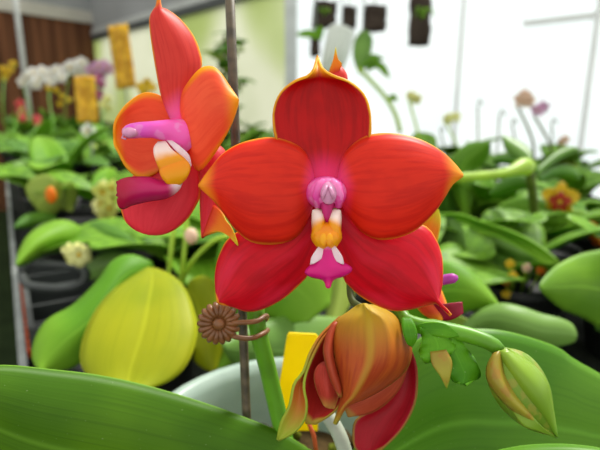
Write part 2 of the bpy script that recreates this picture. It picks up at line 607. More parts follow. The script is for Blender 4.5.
# dull bracts and pedicels, each to its flower
for a in (((300, 213, .158), (312, 205, .152), (326, 195, .134)),
          ((257, 285, .158), (235, 220, .158), (208, 165, .152), (186, 135, .142)),
          ((352, 240, .155), (350, 280, .150), (352, 300, .146), (362, 308, .142)),
          ((375, 265, .151), (400, 270, .156), (424, 272, .160)),
          ((300, 213, .158), (322, 140, .160), (338, 84, .152))):
    G().tube(crom(pp(*a), 20), .0011, 8).make('pedicel', M['stem_dark'], plant)


def flower(name, px, py, d):
    return node(name, plant, P(px, py, d))


# --- front flower -------------------------------------------------
f = flower('front_flower', 326, 192, .132)
f['label'] = 'large red orchid flower facing the viewer'
D = .130
hood = lambda u, v: -.006 * max(0, (u - .45) / .55) ** 2 + (.010 * max(0, (u - .87) / .13) ** 1.5)
patch('dorsal_sepal', [(311, 186), (292, 165), (277, 142), (273, 120), (275, 104), (282, 91), (295, 81), (308, 76), (314, 68), (317, 56)],
      [(336, 186), (354, 165), (369, 142), (371, 122), (369, 106), (363, 93), (350, 82), (334, 76), (323, 69), (317.5, 56)], M['dorsal'], f, D + .003, D + .006, cup=-.004, fn=hood)
patch('lateral_sepal', [(312, 200), (290, 216), (255, 224), (230, 238), (220, 255), (216, 271), (216, 287), (218, 303)],
      [(324, 224), (315, 252), (309, 272), (299, 284), (283, 298), (264, 308), (248, 311), (232, 306), (219, 303.5)], M['lateral'], f, D + .003, D + .004, cup=.005, arc=.001)
patch('lateral_sepal', [(340, 200), (362, 214), (395, 220), (424, 226), (435, 239), (441, 255), (442, 271), (441, 287), (438, 301), (444, 307), (451, 315)],
      [(331, 224), (338, 252), (344, 278), (351, 287), (361, 296), (377, 305), (393, 310), (409, 309), (425, 305), (437, 303), (450.5, 315.5)], M['lateral'], f, D + .003, D + .002, cup=.005, arc=.001)
patch('petal', [(314, 180), (309, 160), (299, 147), (283, 140), (267, 138), (243, 143), (225, 153), (210, 170), (199, 185.5)],
      [(314, 192), (310, 212), (300, 232), (288, 241), (269, 244), (251, 241), (236, 229), (225, 214), (214, 200), (199, 186)], M['petal'], f, D + .001, D + .001, cup=.0045, arc=.005)
patch('petal', [(338, 180), (342, 160), (350, 148), (363, 138), (379, 134), (401, 135), (422, 141), (441, 152), (454, 164), (462.5, 175)],
      [(338, 192), (342, 204), (350, 217), (363, 232), (379, 239), (398, 237), (416, 229), (433, 213), (444, 197), (452, 184), (462.5, 176)], M['petal'], f, D + .001, D + .001, cup=.0045, arc=.005)
# column: hooded pink body with wings, reaching towards the viewer
rows_c = [(326, 193, .1300, 19), (326, 193, .1282, 18.5), (326, 192, .1262, 16.5), (326.5, 191, .1246, 14.5), (327, 190, .1236, 12), (327, 190, .1232, 6)]
g = G()
g.tube(pp(*[q[:3] for q in rows_c]), [q[3] / F * q[2] for q in rows_c], 26, side=RIGHT, fn=lambda k, a: 1 + .12 * math.cos(2 * a) * (1 - k))
g.make('column', M['column'], f)
g = G()
for sx in (-1, 1):
    g.tube(pp((328 + sx * 10, 207, .1256), (328 + sx * 11, 196, .1242), (328 + sx * 8, 185, .1236), (328 + sx * 3, 180, .1234)), [.0009, .0013, .0013, .0008], 8)
g.make('column_wing', M['column'], f)
g = G()
g.ball(P(328.5, 193, .1232), RIGHT * .0021, UP * .0029, FWD * .0014, 10, 16)
for sx in (-1, 1):
    g.tube(pp((328 + sx * 1.2, 186, .1219), (328 + sx * 4, 193, .1216), (328 + sx * 5.5, 199, .1219)), [.0004, .0006, .0003], 8, 0)
g.make('anther_cap', M['anther'], f)
G().tube(pp((327, 201, .1252), (327, 209, .1246), (327, 217, .1240), (327, 222, .1244)), [.0022, .0014, .0009, .0004], 10, side=RIGHT).make('rostellum', M['throat_red'], f)
for sx in (-1, 1):
    X = lambda x: 326.5 + sx * x
    patch('side_lobe', [(X(3), 221), (X(3), 215), (X(6), 211), (X(9), 211)][::-1] + [(X(2), 226), (X(1), 236)], [(X(13), 210), (X(13.5), 220), (X(13), 230), (X(14), 238), (X(9), 247)], M['side_lobe'], f, .1254, .1236, arc=.002, cup=.002, nu=18, nv=8, solid=.0009)
g = G()
cal = [(326.5, 223, .1243, 3), (326.5, 228, .1236, 9), (326.5, 234, .1230, 12.5), (326.5, 240, .1228, 13), (326.5, 245, .1230, 9.5), (327, 249, .1234, 5.5)]
g.tube(pp(*[q[:3] for q in cal]), [q[3] / F * q[2] for q in cal], 20, side=RIGHT, flat=.55)
g.ball(P(323.5, 240, .1216), RIGHT * .0010, UP * .0018, FWD * .0007, 8, 12)
g.ball(P(329.5, 240, .1216), RIGHT * .0010, UP * .0018, FWD * .0007, 8, 12)
g.make('callus', M['callus'], f)
for sx in (-1, 1):
    X = lambda x: 327 + sx * x
    patch('lip_wing', [(X(1), 245), (X(2), 252), (X(6), 259), (X(14), 264)], [(X(6), 244), (X(11), 250), (X(15.5), 257), (X(17), 264.5)], M['wing'], f, .1235, .1218, arc=.0004, nu=12, nv=5, solid=.0008)
patch('lip', [(327, 243), (324, 249), (318.5, 258), (311, 266), (305.5, 272.5), (312, 276), (321, 278), (325.5, 281), (327.5, 288)],
      [(328, 243), (331, 249), (337, 257), (344, 264), (351.5, 269), (345, 274.5), (336, 277), (331, 281), (329, 288)], M['lip'], f, .1226, .1208, cup=.0012, arc=.0012, fold=.0012, solid=.0009)

# --- left flower, turned to its side ---------------------------------
f = flower('side_flower', 180, 128, .140)
f['label'] = 'orange-red orchid flower seen from its side, pink column pointing away'
D = .139
patch('dorsal_sepal', [(173, 124), (166, 108), (161, 93), (156, 67), (152, 42), (150, 22), (152, 13), (156, 8), (158, 0), (158, -8)],
      [(184, 122), (194, 92), (201, 66), (199, 51), (192, 35), (180, 20), (168, 11), (161, 8), (159.5, 0), (158.6, -8)], M['side_sepal'], f, D + .002, D - .003, cup=.003, tilt=.002, arc=.002)
patch('petal', [(180, 124), (176, 108), (165, 99), (156, 94), (143, 93), (129, 102), (119, 114), (114.5, 125), (114.5, 137)],
      [(178, 150), (168, 166), (159, 171), (153, 175), (140, 178), (127, 168), (119, 153), (115, 145), (114.5, 138)], M['side_petal'], f, D + .003, D + .001, cup=-.003, arc=-.002)
patch('lateral_sepal', [(168, 150), (150, 162), (132, 178), (123, 192), (120, 202), (122, 211), (126, 221), (135, 229), (146, 233.5)],
      [(186, 146), (196, 158), (199, 175), (200, 195), (195, 207), (187, 219), (175, 229), (162, 234), (148, 234)], M['side_low'], f, D + .004, D + .002, cup=.003, arc=.002)
patch('lateral_sepal', [(186, 144), (192, 160), (197, 172), (200, 192), (201, 213), (202, 238)],
      [(196, 140), (222, 148), (229, 170), (226, 195), (220, 214), (216, 228)], M['side_low'], f, D + .005, D + .001, cup=.004)
patch('sepal_tip', [(202, 238), (203, 237), (210, 234), (219, 232), (228, 236), (238, 246)],
      [(214, 205), (222, 212), (226, 220), (231, 226), (235, 235), (238.5, 245)], M['curl'], f, D + .001, D - .004, arc=.001, nu=16, nv=8)
patch('petal', [(182, 118), (181, 107), (183, 93), (190, 81), (201, 69), (212, 67), (220, 73), (228, 85), (237, 98)],
      [(183, 134), (187, 146), (192, 160), (199, 171), (212, 157), (225, 136), (232, 121), (237, 106), (238, 99)], M['side_petal'], f, D, D - .006, cup=.004, arc=.004)
g = G()
cc = [(187, 140, .139, 20), (178, 133, .1370, 15.5), (167, 130.5, .1352, 11), (152, 129.5, .134, 8.4), (140, 130, .133, 8), (132, 131, .1327, 7.6), (127, 132, .1326, 6.5), (123, 132, .1326, 3.5)]
g.tube(pp(*[q[:3] for q in cc]), [q[3] / F * q[2] for q in cc], 18).make('column', M['column_side'], f)
g = G().ball(P(130, 132.5, .1312), RIGHT * .0021, UP * .0014, FWD * .0013, 8, 14)
g.tube(pp((124, 134, .1312), (122, 138, .1312), (126, 139, .131)), .0003, 6)
g.make('anther_cap', M['anther'], f)
patch('side_lobe', [(158, 143), (154, 149), (155, 158), (160, 170), (166, 181)], [(166, 142), (172, 150), (181, 157), (189, 165), (187, 173)], M['side_lobe'], f, .1345, .1335, arc=.0025, nu=16, nv=10, solid=.001)
patch('side_lobe', [(167, 141), (174, 149), (183, 158), (190, 168)], [(171, 140), (181, 147), (189, 155), (191.5, 165)], M['wing'], f, .1345, .1338, arc=.001, nu=12, nv=5, solid=.0008)
patch('callus', [(165, 160), (160, 172), (166, 182), (173, 184)], [(176, 152), (189, 163), (189, 174), (181, 183)], M['callus'], f, .1335, .133, arc=.002, nu=14, nv=8, solid=.0012)
patch('lip', [(182, 180), (172, 180), (162, 181.5), (150, 178.5), (138, 178), (128, 178.5), (117, 181)],
      [(181, 184), (176, 191), (166, 197), (149, 200), (132, 204), (121, 208), (117.5, 196)], M['lip_side'], f, .1335, .130, arc=.0015, cup=.003, solid=.001)

# --- flower behind, seen from its edge (its purple column and crimson lip show past the front flower)
f = flower('rear_flower', 424, 272, .160)
f['label'] = 'orchid flower mostly hidden behind the large front flower'
patch('petal', [(422, 268), (416, 245), (420, 225), (430, 213), (437, 208)], [(426, 268), (434, 252), (438, 236), (440, 222), (438, 209)], M['curl'], f, .158, .157, cup=.002, nu=16, nv=8)
patch('lateral_sepal', [(418, 275), (414, 292), (418, 308), (428, 317), (440, 321)], [(430, 275), (438, 285), (444, 298), (447, 310), (441, 321)], M['side_petal'], f, .158, .153, cup=.003, nu=18, nv=8)
G().tube(crom(pp((424, 279, .158), (436, 281, .156), (448, 279, .155), (458, 277.5, .154)), 10), [.0024, .0021, .0017, .0017, .0016, .0016, .0016, .0016, .0015, .0006], 12).make('column', M['purple'], f)
patch('lip', [(430, 300), (442, 304), (452, 303), (462, 302)], [(434, 316), (444, 320), (453, 319), (463, 313)], M['crimson'], f, .156, .153, arc=.001, nu=12, nv=8, solid=.0012)

# --- small bud above the front flower (only its tip clears the sepal)
bt = node('flower_bud', plant, P(338, 84, .152))
G().tube(crom(pp((338, 88, .152), (338, 80, .152), (338, 70, .152), (339, 63, .152)), 12), [.0012, .0024, .0029, .003, .003, .0029, .0027, .0024, .002, .0015, .0009, .0004], 14).make('bud_body', M['side_sepal'], bt)
patch('bud_tip', [(328, 78), (330, 68), (333, 60), (335.5, 48)], [(338, 72), (342, 64), (338, 59), (336, 48)], M['curl'], bt, .150, .150, arc=.001, nu=12, nv=6)

# --- large opening bud ------------------------------------------------
ob = node('opening_bud', plant, P(372, 312, .142))
ob['label'] = 'large bronze bud half open'
D = .137
ridge = lambda u, v: -.0012 * math.exp(-(v / .10) ** 2) * (1 - .3 * u)
patch('sepal', [(360, 304), (350, 311.5), (338, 320), (331.5, 332), (330, 348), (333, 366), (338, 382), (341.5, 396), (339, 408), (334, 424)],
      [(368, 304), (385, 310), (400, 321), (408.5, 337), (411, 354), (405, 370), (388, 385), (365, 398), (347, 406), (336, 424)], M['bud_skin'], ob, D + .002, D - .004, cup=.011, arc=.006, fn=ridge, nu=36, nv=22)
patch('sepal', [(340, 316), (331, 325), (320, 336), (310, 353), (303, 372), (294, 384), (289, 406), (281, 422), (277, 440)],
      [(346, 318), (333, 328), (322, 339), (313, 355), (306, 373), (304, 388), (307, 404), (305, 419), (295, 432), (278, 441)], M['bud_left'], ob, D + .007, D - .003, cup=-.002, arc=.001, nu=26, nv=10)
patch('inner_sepal', [(340, 318), (325, 335), (314, 354), (305, 376), (303.5, 398), (306, 424)],
      [(348, 330), (345, 352), (347, 378), (342, 400), (334, 412), (316, 424)], M['bud_inner'], ob, D + .013, D + .004, cup=-.003, arc=-.004, nu=22, nv=12)
patch('petal', [(322, 362), (316, 370), (315, 380), (319, 394), (325, 407)], [(328, 362), (336, 370), (338, 382), (338, 394), (334, 409)], M['bud_petal'], ob, D + .006, D + .003, cup=.003, arc=.002, nu=18, nv=10)
patch('petal', [(334, 322), (327, 335), (324, 350), (327, 366), (332, 382), (340, 397)], [(337, 322), (333, 340), (333, 356), (337, 372), (341, 386), (341.5, 397)], M['bud_fold'], ob, D + .004, D - .002, cup=.002, arc=.002, nu=18, nv=8)
patch('sepal', [(404, 338), (411, 350), (416.5, 368), (417, 390), (414, 406), (406, 423), (394, 438), (376, 454)],
      [(396, 345), (396, 368), (390, 392), (375, 408), (356, 420), (353, 436), (355, 448), (366, 458)], M['bud_red'], ob, D + .013, D + .008, cup=-.003, arc=-.004, nu=26, nv=14)
patch('petal', [(402, 350), (385, 370), (362, 388), (340, 398)], [(410.5, 358), (398, 390), (374, 411), (348, 417)], M['bud_fold'], ob, D + .010, D + .004, cup=.001, arc=.001, tilt=.001, nu=16, nv=8)

# --- small green bud at the spike's end ---------------------------------
gb = node('green_bud', plant, P(500, 351, .134))
gb['label'] = 'closed green bud hanging at the tip of the spike'
axis = crom(pp((497, 349, .134), (508, 366, .1335), (521, 390, .133), (537, 415, .1325), (557, 437, .132)), 22)
prof = [.0012, .0026, .0040, .0051, .0060, .0066, .0070, .0072, .0073, .0073, .0072, .0070, .0067, .0063, .0058, .0052, .0045, .0037, .0028, .0019, .0010, .0002]
G().tube(axis, prof, 30, side=RIGHT, flat=.85, fn=lambda k, a: 1 + .05 * math.cos(3 * a + .6)).make('bud_body', M['budskin'], gb)
patch('sepal', [(494, 353), (487, 368), (489, 383), (504, 402), (520, 415), (540, 427), (556, 436)], [(499, 351), (504, 372), (515, 392), (528, 408), (538, 420), (548, 430), (556.5, 437)], M['budblush'], gb, .1305, .1315, arc=.0052, cup=.003, nu=22, nv=10, solid=.0006)
patch('sepal', [(498, 351), (506, 374), (517, 394), (531, 410), (545, 424), (556, 436)], [(508, 349), (522, 357), (536, 368), (547, 383), (552, 405), (557, 437)], M['budskin2'], gb, .131, .1313, arc=.0055, cup=.0045, nu=22, nv=10, solid=.0006)
patch('sepal', [(506, 402), (515, 415), (524, 426), (536, 430), (556, 437)], [(510, 398), (526, 410), (536, 420), (546, 430), (557, 437.5)], M['budskin2'], gb, .1315, .1315, arc=.004, nu=16, nv=6, solid=.0006)

# --- the little leafy bract cluster between the buds ----------------------
bc = node('bract_cluster', plant, P(440, 332, .137))
patch('bract', [(420, 328), (422, 340), (419, 352), (424, 362), (431, 361)], [(436, 328), (446, 336), (456, 346), (448, 356), (434, 362)], M['bract'], bc, .1365, .134, arc=.0005, cup=.0008, ruf=.0012, nu=16, nv=8)
patch('bract', [(446, 334), (440, 346), (444, 364), (452, 380), (460, 383)], [(456, 336), (468, 350), (477, 364), (480, 376), (466, 385)], M['bract'], bc, .137, .134, arc=.0005, cup=.001, ruf=.0012, nu=16, nv=8)
patch('bract', [(430, 352), (432, 364), (440, 376), (446, 388)], [(446, 350), (452, 362), (450, 376), (447, 388)], M['budblush'], bc, .1345, .1335, arc=.0015, nu=14, nv=6)
patch('bract', [(402, 318), (402, 328), (406, 342), (411, 346)], [(411, 318), (416, 328), (417, 338), (412, 346)], M['bract'], bc, .1385, .137, arc=.002, nu=14, nv=6)
patch('bract', [(412, 330), (420, 324), (432, 322), (446, 324), (458, 334)], [(412, 332), (422, 334), (434, 336), (448, 338), (459, 336)], M['bract'], bc, .139, .136, arc=.002, nu=14, nv=6)

# --- leaves of the plant --------------------------------------------------
patch('leaf', [(345, 475), (325, 458), (308, 449), (280, 432), (240, 416), (200, 402), (150, 387), (100, 376), (50, 370), (0, 366), (-50, 372), (-85, 392)],
      [(330, 500), (300, 520), (262, 535), (220, 540), (180, 540), (140, 540), (100, 535), (60, 528), (20, 515), (-20, 490), (-60, 450), (-86, 394)], M['leaf_left'], plant, .170, .118, cup=.010, arc=-.004, fold=-.004, nu=40, nv=16, solid=.0016)
patch('leaf', [(345, 470), (362, 430), (385, 380), (410, 345), (440, 330), (470, 329), (500, 330.5), (530, 338), (557, 348), (572, 359), (600, 375), (640, 402), (665, 430)],
      [(350, 490), (400, 500), (440, 505), (480, 510), (520, 515), (560, 515), (590, 515), (615, 510), (635, 500), (650, 485), (660, 465), (666, 434)], M['leaf_right'], plant, .176, .205, cup=.008, arc=.002, fold=-.004, nu=40, nv=16, solid=.0016)
patch('leaf', [(400, 520), (440, 485), (480, 458), (510, 449), (540, 445.5), (575, 446), (610, 452), (650, 470)],
      [(410, 540), (450, 530), (490, 525), (520, 522), (550, 520), (580, 516), (620, 505), (651, 474)], M['leaf_right'], plant, .150, .140, cup=.006, nu=28, nv=12, solid=.0014)
G().tube(crom(pp((322, 408, .165), (334, 425, .163), (343, 445, .162), (350, 475, .165)), 16), .0024, 10).make('aerial_root', M['root'], plant)
G().tube(crom(pp((309, 424, .172), (314, 437, .170), (317, 460, .172)), 10), .0008, 8).make('dry_stalk', M['pot_terra'], plant)

# --- stake, clip, label ----------------------------------------------------
s0, s1 = P(227.5, -60, .150), P(247.5, 440, .168)
ax = (s1 - s0).normalized()
st = G().tube([s0, s0.lerp(s1, .3), s0.lerp(s1, .6), s1, s1 + ax * .012], .00150, 8, side=RIGHT, flat=.95)
tag(st.make('plant_stake', M['rod'], None, s1 + ax * .012), 'thin brown-grey rod standing upright in the frosted pot behind the flowers', 'stake')

CD = .150
clip = thing('orchid_clip', P(219, 323, CD), 'brown daisy-shaped clip fastening the green spike to the rod', 'clip')
c = P(219, 323, CD)
tiltv = (RIGHT * .98 + FWD * .12).normalized()
kx, ky = tiltv, UP
kz = kx.cross(ky).normalized()
if kz.dot(FWD) > 0:
    kz = -kz
g = G()
for i in range(18):
    a = 2 * PI * i / 18
    r0, r1 = .0016, .0058
    dirv = kx * math.cos(a) + ky * math.sin(a)
    g.tube([c + dirv * r0 + kz * .0008, c + dirv * (r0 * .6 + r1 * .4) + kz * .0012, c + dirv * r1 * .88 + kz * .0008, c + dirv * r1 - kz * .0002, c + dirv * (r1 + .0002) - kz * .0006], [.0005, .00075, .00105, .0009, .0003], 8)
g.tube([c - kz * .0012, c - kz * .0002, c + kz * .0004], [.0050, .0056, .0048], 24)
g.make('flower_disc', M['clip'], clip)
G().ball(c + kz * .0012, kx * .0019, ky * .0019, kz * .0014, 8, 16).make('boss', M['clip'], clip)
for arm in (((224, 322, .1505), (240, 322.5, .1492), (257, 321, .1505), (265, 316, .154), (267, 317, .158), (264, 321, .1615)),
            ((222, 331, .1505), (236, 337, .1498), (252, 338, .1512), (264, 333, .1545), (267.5, 330, .1585), (264, 331, .162))):
    G().tube(crom(pp(*arm), 20), [.0008] * 16 + [.0008, .0009, .0009, .0005], 10).make('claw', M['clip'], clip)

lab = pp((287, 336, .186), (289, 332.5, .186), (316, 334, .186), (319, 338, .186), (318, 430, .205), (272, 430, .205))
lc = sum(lab, Vector()) / 6
g = G()
n = (lab[2] - lab[0]).cross(lab[4] - lab[0]).normalized() * .0004
g.v = [p + n for p in lab] + [p - n for p in lab]
g.f = [(0, 1, 2, 3, 4, 5), (11, 10, 9, 8, 7, 6)] + [(i, i + 6, (i + 1) % 6 + 6, (i + 1) % 6) for i in range(6)]
g.uv = [[(0, 0)] * len(q) for q in g.f]
g.mi = [0] * len(g.f)
tag(g.make('plant_label', M['tag'], None, lab[4], smooth=False), 'blank bright yellow plastic plant label stuck upright in the frosted pot', 'label')

# ------------------------------------------------------------------ neighbouring plants on the bench
POT = {}


def black_pot(p, r=.05, h=.085, mat='pot_dark', label=None, group=None):
    """plain tapered nursery pot with a rolled rim; the mesh is shared by copies of the same kind"""
    if mat not in POT:
        z = Vector((0, 0, 0))
        prof = [(.001, 0), (.74, 0), (.77, .03), (.93, .86), (.99, .87), (1, .90), (1, 1.0), (.95, 1.0), (.92, .9), (.86, .86), (.5, .84), (.001, .85)]
        o = lathe([(a, b) for a, b in prof], z, 24).make('plant_pot', M[mat], None)
        POT[mat] = o.data
    else:
        o = link(bpy.data.objects.new('plant_pot', POT[mat]), None, p)
    o.location = p
    o.scale = (r, r, h)
    tag(o, label or 'black plastic nursery pot under the leaves of the massed orchids', 'pot', group or (None if label else 'nursery pots on the bench'))
    return o


LEAF = []
for v in range(4):
    g = G()
    rows = []
    wv = (.26, .22, .30, .19)[v]
    dr = (.35, .75, .55, .2)[v]
    for i in range(15):
        u = i / 14
        x = u * (1 - .25 * dr * u)
        z = .42 * u - dr * .9 * u * u
        w = wv * (math.sin(PI * (.06 + .92 * u)) ** .6)
        rows.append([Vector((x, w * q * .5 * 2, z + .10 * abs(q) * w * 2 - .02)) for q in (-1, -.75, -.5, -.25, 0, .25, .5, .75, 1)])
    g.grid(rows)
    LEAF.append(g)
LEAFMESH = {}




def add_leaf(r, v, m, k, rot, z=0):
    key = (v, m)
    if key not in LEAFMESH:
        o = LEAF[v].make('leaf', M[m], None, solid=.006)
        o.parent = r
        ORG[o.name] = ORG[r.name].copy()
        LEAFMESH[key] = o.data
    else:
        o = link(bpy.data.objects.new('leaf', LEAFMESH[key]), r)
        sm = o.modifiers.new('solid', 'SOLIDIFY')
        sm.thickness = .006
        sm.offset = 0
    o.location = (0, 0, z)
    o.scale = (k, k, k)
    o.rotation_euler = rot
    return o


def fill(r, n, size, mats=('leaf_mid', 'leaf_bright'), start=0, lift=.3):
    for i in range(n):
        add_leaf(r, i % 4, mats[i % len(mats)], size * random.uniform(.8, 1.1), (random.uniform(-.25, .25), -lift + random.uniform(-.2, .2), start + i * 2 * PI / n + random.uniform(-.3, .3)), .002 * i)


def neighbour(px, py, d, label, pr=.05, mat='pot_dark', plabel=None, pot=True, nf=5, fs=.13, fm=('leaf_mid', 'leaf_bright')):
    q = P(px, py, d)
    q.z = BZ
    if pot:
        black_pot(q, pr, .075, mat, plabel)
    r = thing('orchid_plant', (q.x, q.y, BZ + .072 if pot else BZ), label, 'plant')
    if d > .45 and nf:
        fill(r, nf, fs, fm, px)
    return r


# yellow-leaved plant left
p = neighbour(135, 330, .37, 'orchid with one broad yellow leaf and a drooping green leaf', .045, plabel='black nursery pot under the orchid with the yellow leaf')
patch('leaf', [(148, 268), (128, 280), (108, 296), (92, 318), (82, 345), (82, 365), (93, 380), (112, 387), (126, 390)],
      [(156, 269), (172, 276), (184, 288), (192, 306), (197, 330), (191, 356), (177, 376), (155, 387), (128, 391)], M['leaf_yellow'], p, .34, .26, cup=.012, arc=.012, fold=-.008, solid=.0016)
patch('leaf', [(152, 262), (130, 255), (112, 262), (98, 281), (74, 305), (48, 320), (36, 338), (33, 358), (40, 370)],
      [(154, 272), (142, 284), (128, 298), (114, 318), (104, 336), (92, 352), (78, 364), (60, 370), (41, 371)], M['leaf_bright'], p, .355, .285, cup=.012, arc=.012, solid=.0016)
patch('leaf', [(182, 300), (180, 320), (186, 345), (196, 362), (212, 372)], [(190, 280), (205, 276), (218, 290), (226, 330), (216, 370)], M['leaf_yellow'], p, .37, .36, cup=.008, solid=.0014)
patch('leaf', [(120, 300), (100, 330), (92, 360), (100, 388)], [(170, 300), (180, 330), (160, 370), (120, 392)], M['leaf_dark'], p, .40, .36, solid=.0014)
for a in (((176, 300, .37), (182, 270, .36), (186, 230, .36), (186, 190, .37)), ((160, 300, .37), (168, 275, .36), (172, 240, .36), (176, 215, .37)), ((178, 290, .37), (192, 262, .36), (212, 242, .36), (228, 236, .36))):
    G().tube(crom(pp(*a), 16), .0018, 8).make('flower_stalk', M['stem_lime'], p)
G().ball(P(191, 236, .36), (.005, 0, 0), (0, .005, 0), (0, 0, .006)).make('bud', M['peach'], p)

# plant behind the pot: the bright rounded leaves under the front flower's lip
p = neighbour(300, 330, .42, 'bright green orchid standing behind the frosted pot', .05, plabel='black nursery pot behind the frosted pot')
patch('leaf', [(215, 262), (228, 280), (250, 305), (280, 322), (308, 322)], [(222, 235), (260, 225), (300, 240), (330, 270), (330, 305)], M['leaf_bright'], p, .38, .33, cup=.01, arc=.01, solid=.0015)
patch('leaf', [(320, 240), (325, 270), (327, 300), (326, 325)], [(345, 245), (356, 275), (352, 300), (338, 325)], M['leaf_pale'], p, .40, .36, cup=.01, solid=.0015)
patch('leaf', [(360, 325), (335, 318), (300, 316), (268, 320), (240, 330), (222, 345)], [(360, 345), (335, 370), (300, 385), (270, 380), (240, 370), (224, 350)], M['leaf_grey'], p, .37, .30, cup=.012, arc=.006, solid=.0015)
patch('leaf', [(205, 300), (200, 325), (204, 350), (215, 372)], [(240, 295), (256, 325), (250, 355), (222, 374)], M['leaf_mid'], p, .40, .38, cup=.01, solid=.0015)

for x, y, d_, lb in ((180, 285, .56, 'dark leafy orchid showing beneath the side flower behind the yellow leaf'), (255, 290, .60, 'green leafy orchid hidden behind the clip and rod'), (395, 280, .62, 'green leafy orchid hidden behind the front flower')):
    p = neighbour(x, y, d_, lb, .045, plabel='nursery pot under the ' + lb, nf=7, fs=.15, fm=('leaf_mid', 'leaf_bright', 'leaf_dark'))
# plant to the right behind the front flower
p = neighbour(430, 330, .40, 'orchid behind the crimson lip, with bright leaf and yellow-green leaf tip', .05, plabel='black nursery pot behind the small green bud')
patch('leaf', [(400, 292), (420, 268), (445, 262), (468, 270), (486, 287), (500, 307)], [(405, 320), (425, 324), (450, 318), (470, 310), (488, 308), (500, 308)], M['leaf_bright'], p, .36, .33, cup=.01, arc=.008, solid=.0015)
patch('leaf', [(462, 325), (480, 311), (500, 304), (520, 307), (540, 314), (560, 319), (572, 325), (576, 335)], [(462, 340), (486, 330), (512, 338), (535, 345), (552, 346), (566, 344), (574, 341), (576, 336)], M['leaf_grey'], p, .33, .31, cup=.008, arc=.008, solid=.0015)
patch('leaf', [(420, 300), (440, 306), (460, 316), (490, 330)], [(425, 320), (445, 328), (465, 335), (488, 342)], M['leaf_pale'], p, .37, .34, solid=.0015)

# big leaf at the frame's side
p = neighbour(640, 330, .50, 'orchid with a large drooping mid-green leaf above a black pot', .06, plabel='black nursery pot under the large drooping leaf')
patch('leaf', [(660, 250), (620, 246), (600, 250), (578, 255), (556, 266), (542, 280), (539, 288)], [(665, 330), (630, 335), (600, 327), (584, 318), (562, 309), (546, 296), (539.5, 289)], M['leaf_mid'], p, .45, .36, cup=.014, arc=.01, solid=.0016)
patch('leaf', [(640, 300), (615, 300), (595, 310)], [(640, 330), (620, 340), (596, 330)], M['leaf_dark'], p, .47, .44, cup=.01, solid=.0016)

# arching leaves right
p = neighbour(465, 290, .62, 'orchid with long arching leaves ending in a pale tip', .055, plabel='black nursery pot under the long arching leaves')
patch('leaf', [(440, 214), (460, 214), (478, 220), (505, 229), (530, 240), (548, 252), (558, 261)], [(445, 220), (462, 222), (476, 229), (503, 239), (527, 252), (545, 264), (557, 264)], M['leaf_bright'], p, .55, .42, cup=-.010, solid=.0016)
patch('leaf', [(450, 250), (470, 238), (495, 236), (520, 244), (545, 258)], [(452, 256), (470, 250), (495, 252), (520, 260), (544, 262)], M['leaf_grey'], p, .56, .46, cup=.012, solid=.0016)
patch('leaf', [(435, 240), (440, 222), (452, 216), (462, 226), (466, 246)], [(436, 246), (444, 256), (452, 262), (460, 258), (466, 248)], M['leaf_grey'], p, .56, .50, cup=.01, solid=.0016)
patch('leaf', [(442, 262), (452, 250), (476, 250), (498, 258), (508, 264)], [(442, 275), (456, 284), (480, 276), (498, 270), (508, 265)], M['leaf_mid'], p, .58, .52, cup=.01, solid=.0016)
patch('leaf', [(480, 230), (500, 205), (530, 196), (560, 205), (600, 215)], [(482, 236), (505, 236), (535, 234), (565, 238), (600, 222)], M['leaf_mid'], p, .66, .60, cup=.01, solid=.0016)

# pale horizontal seed-stalk plant
p = neighbour(535, 270, .62, 'orchid with a thick pale lime stalk lying level at flower height', .05, plabel='black nursery pot under the thick pale stalk')
G().tube(crom(pp((455, 178, .46), (480, 176, .48), (505, 173, .50), (520, 168, .52), (530, 166, .54)), 16), [.0045] * 9 + [.005, .006, .007, .009, .010, .009, .005], 12).make('flower_stalk', M['stem_lime'], p)
G().tube(crom(pp((526, 160, .55), (530, 175, .55), (534, 210, .58), (536, 262, .62)), 12), .005, 10).make('stem', M['stem_dark'], p)
for a, bb, m in (([(536, 170), (548, 158), (560, 150), (572, 147), (579, 149)], [(538, 176), (552, 165), (563, 158), (573, 153), (579, 150)], 'leaf_grey'),
                 ([(538, 178), (550, 168), (563, 165), (574, 168), (580, 177)], [(540, 182), (554, 178), (566, 178), (576, 180), (580, 178)], 'leaf_dark'),
                 ([(530, 165), (518, 160), (506, 150), (502, 136)], [(532, 160), (530, 150), (518, 141), (503, 136)], 'leaf_grey'),
                 ([(532, 180), (518, 176), (500, 182), (488, 194)], [(534, 188), (518, 190), (500, 196), (489, 195)], 'leaf_dark'),
                 ([(530, 165), (515, 157), (500, 156), (492, 160)], [(532, 172), (515, 166), (500, 162), (492, 161)], 'leaf_dark')):
    patch('leaf', a, bb, M[m], p, .56, .60, cup=.008, nu=18, nv=8, solid=.0014)

# left: two big flat leaves, cream blossom
p = neighbour(85, 300, .75, 'orchid with two broad dark leaves meeting at a cream blossom', .055, plabel='black nursery pot under the two broad dark leaves', nf=0)
patch('leaf', [(82, 240), (80, 228), (66, 221), (48, 223), (30, 234), (20, 250), (16, 264)], [(82, 244), (72, 250), (58, 252), (42, 256), (30, 262), (20, 266), (16, 265)], M['leaf_mid'], p, .56, .47, cup=.02, arc=.01, solid=.002)
patch('leaf', [(80, 242), (86, 226), (100, 222), (118, 228), (130, 236), (140, 246)], [(80, 246), (92, 250), (108, 252), (122, 251), (132, 250), (140, 248)], M['leaf_dark'], p, .57, .53, cup=.02, arc=.01, solid=.002)
patch('leaf', [(84, 268), (100, 255), (120, 252), (140, 262)], [(86, 280), (104, 278), (122, 274), (140, 266)], M['leaf_grey'], p, .56, .50, cup=.01, solid=.002)


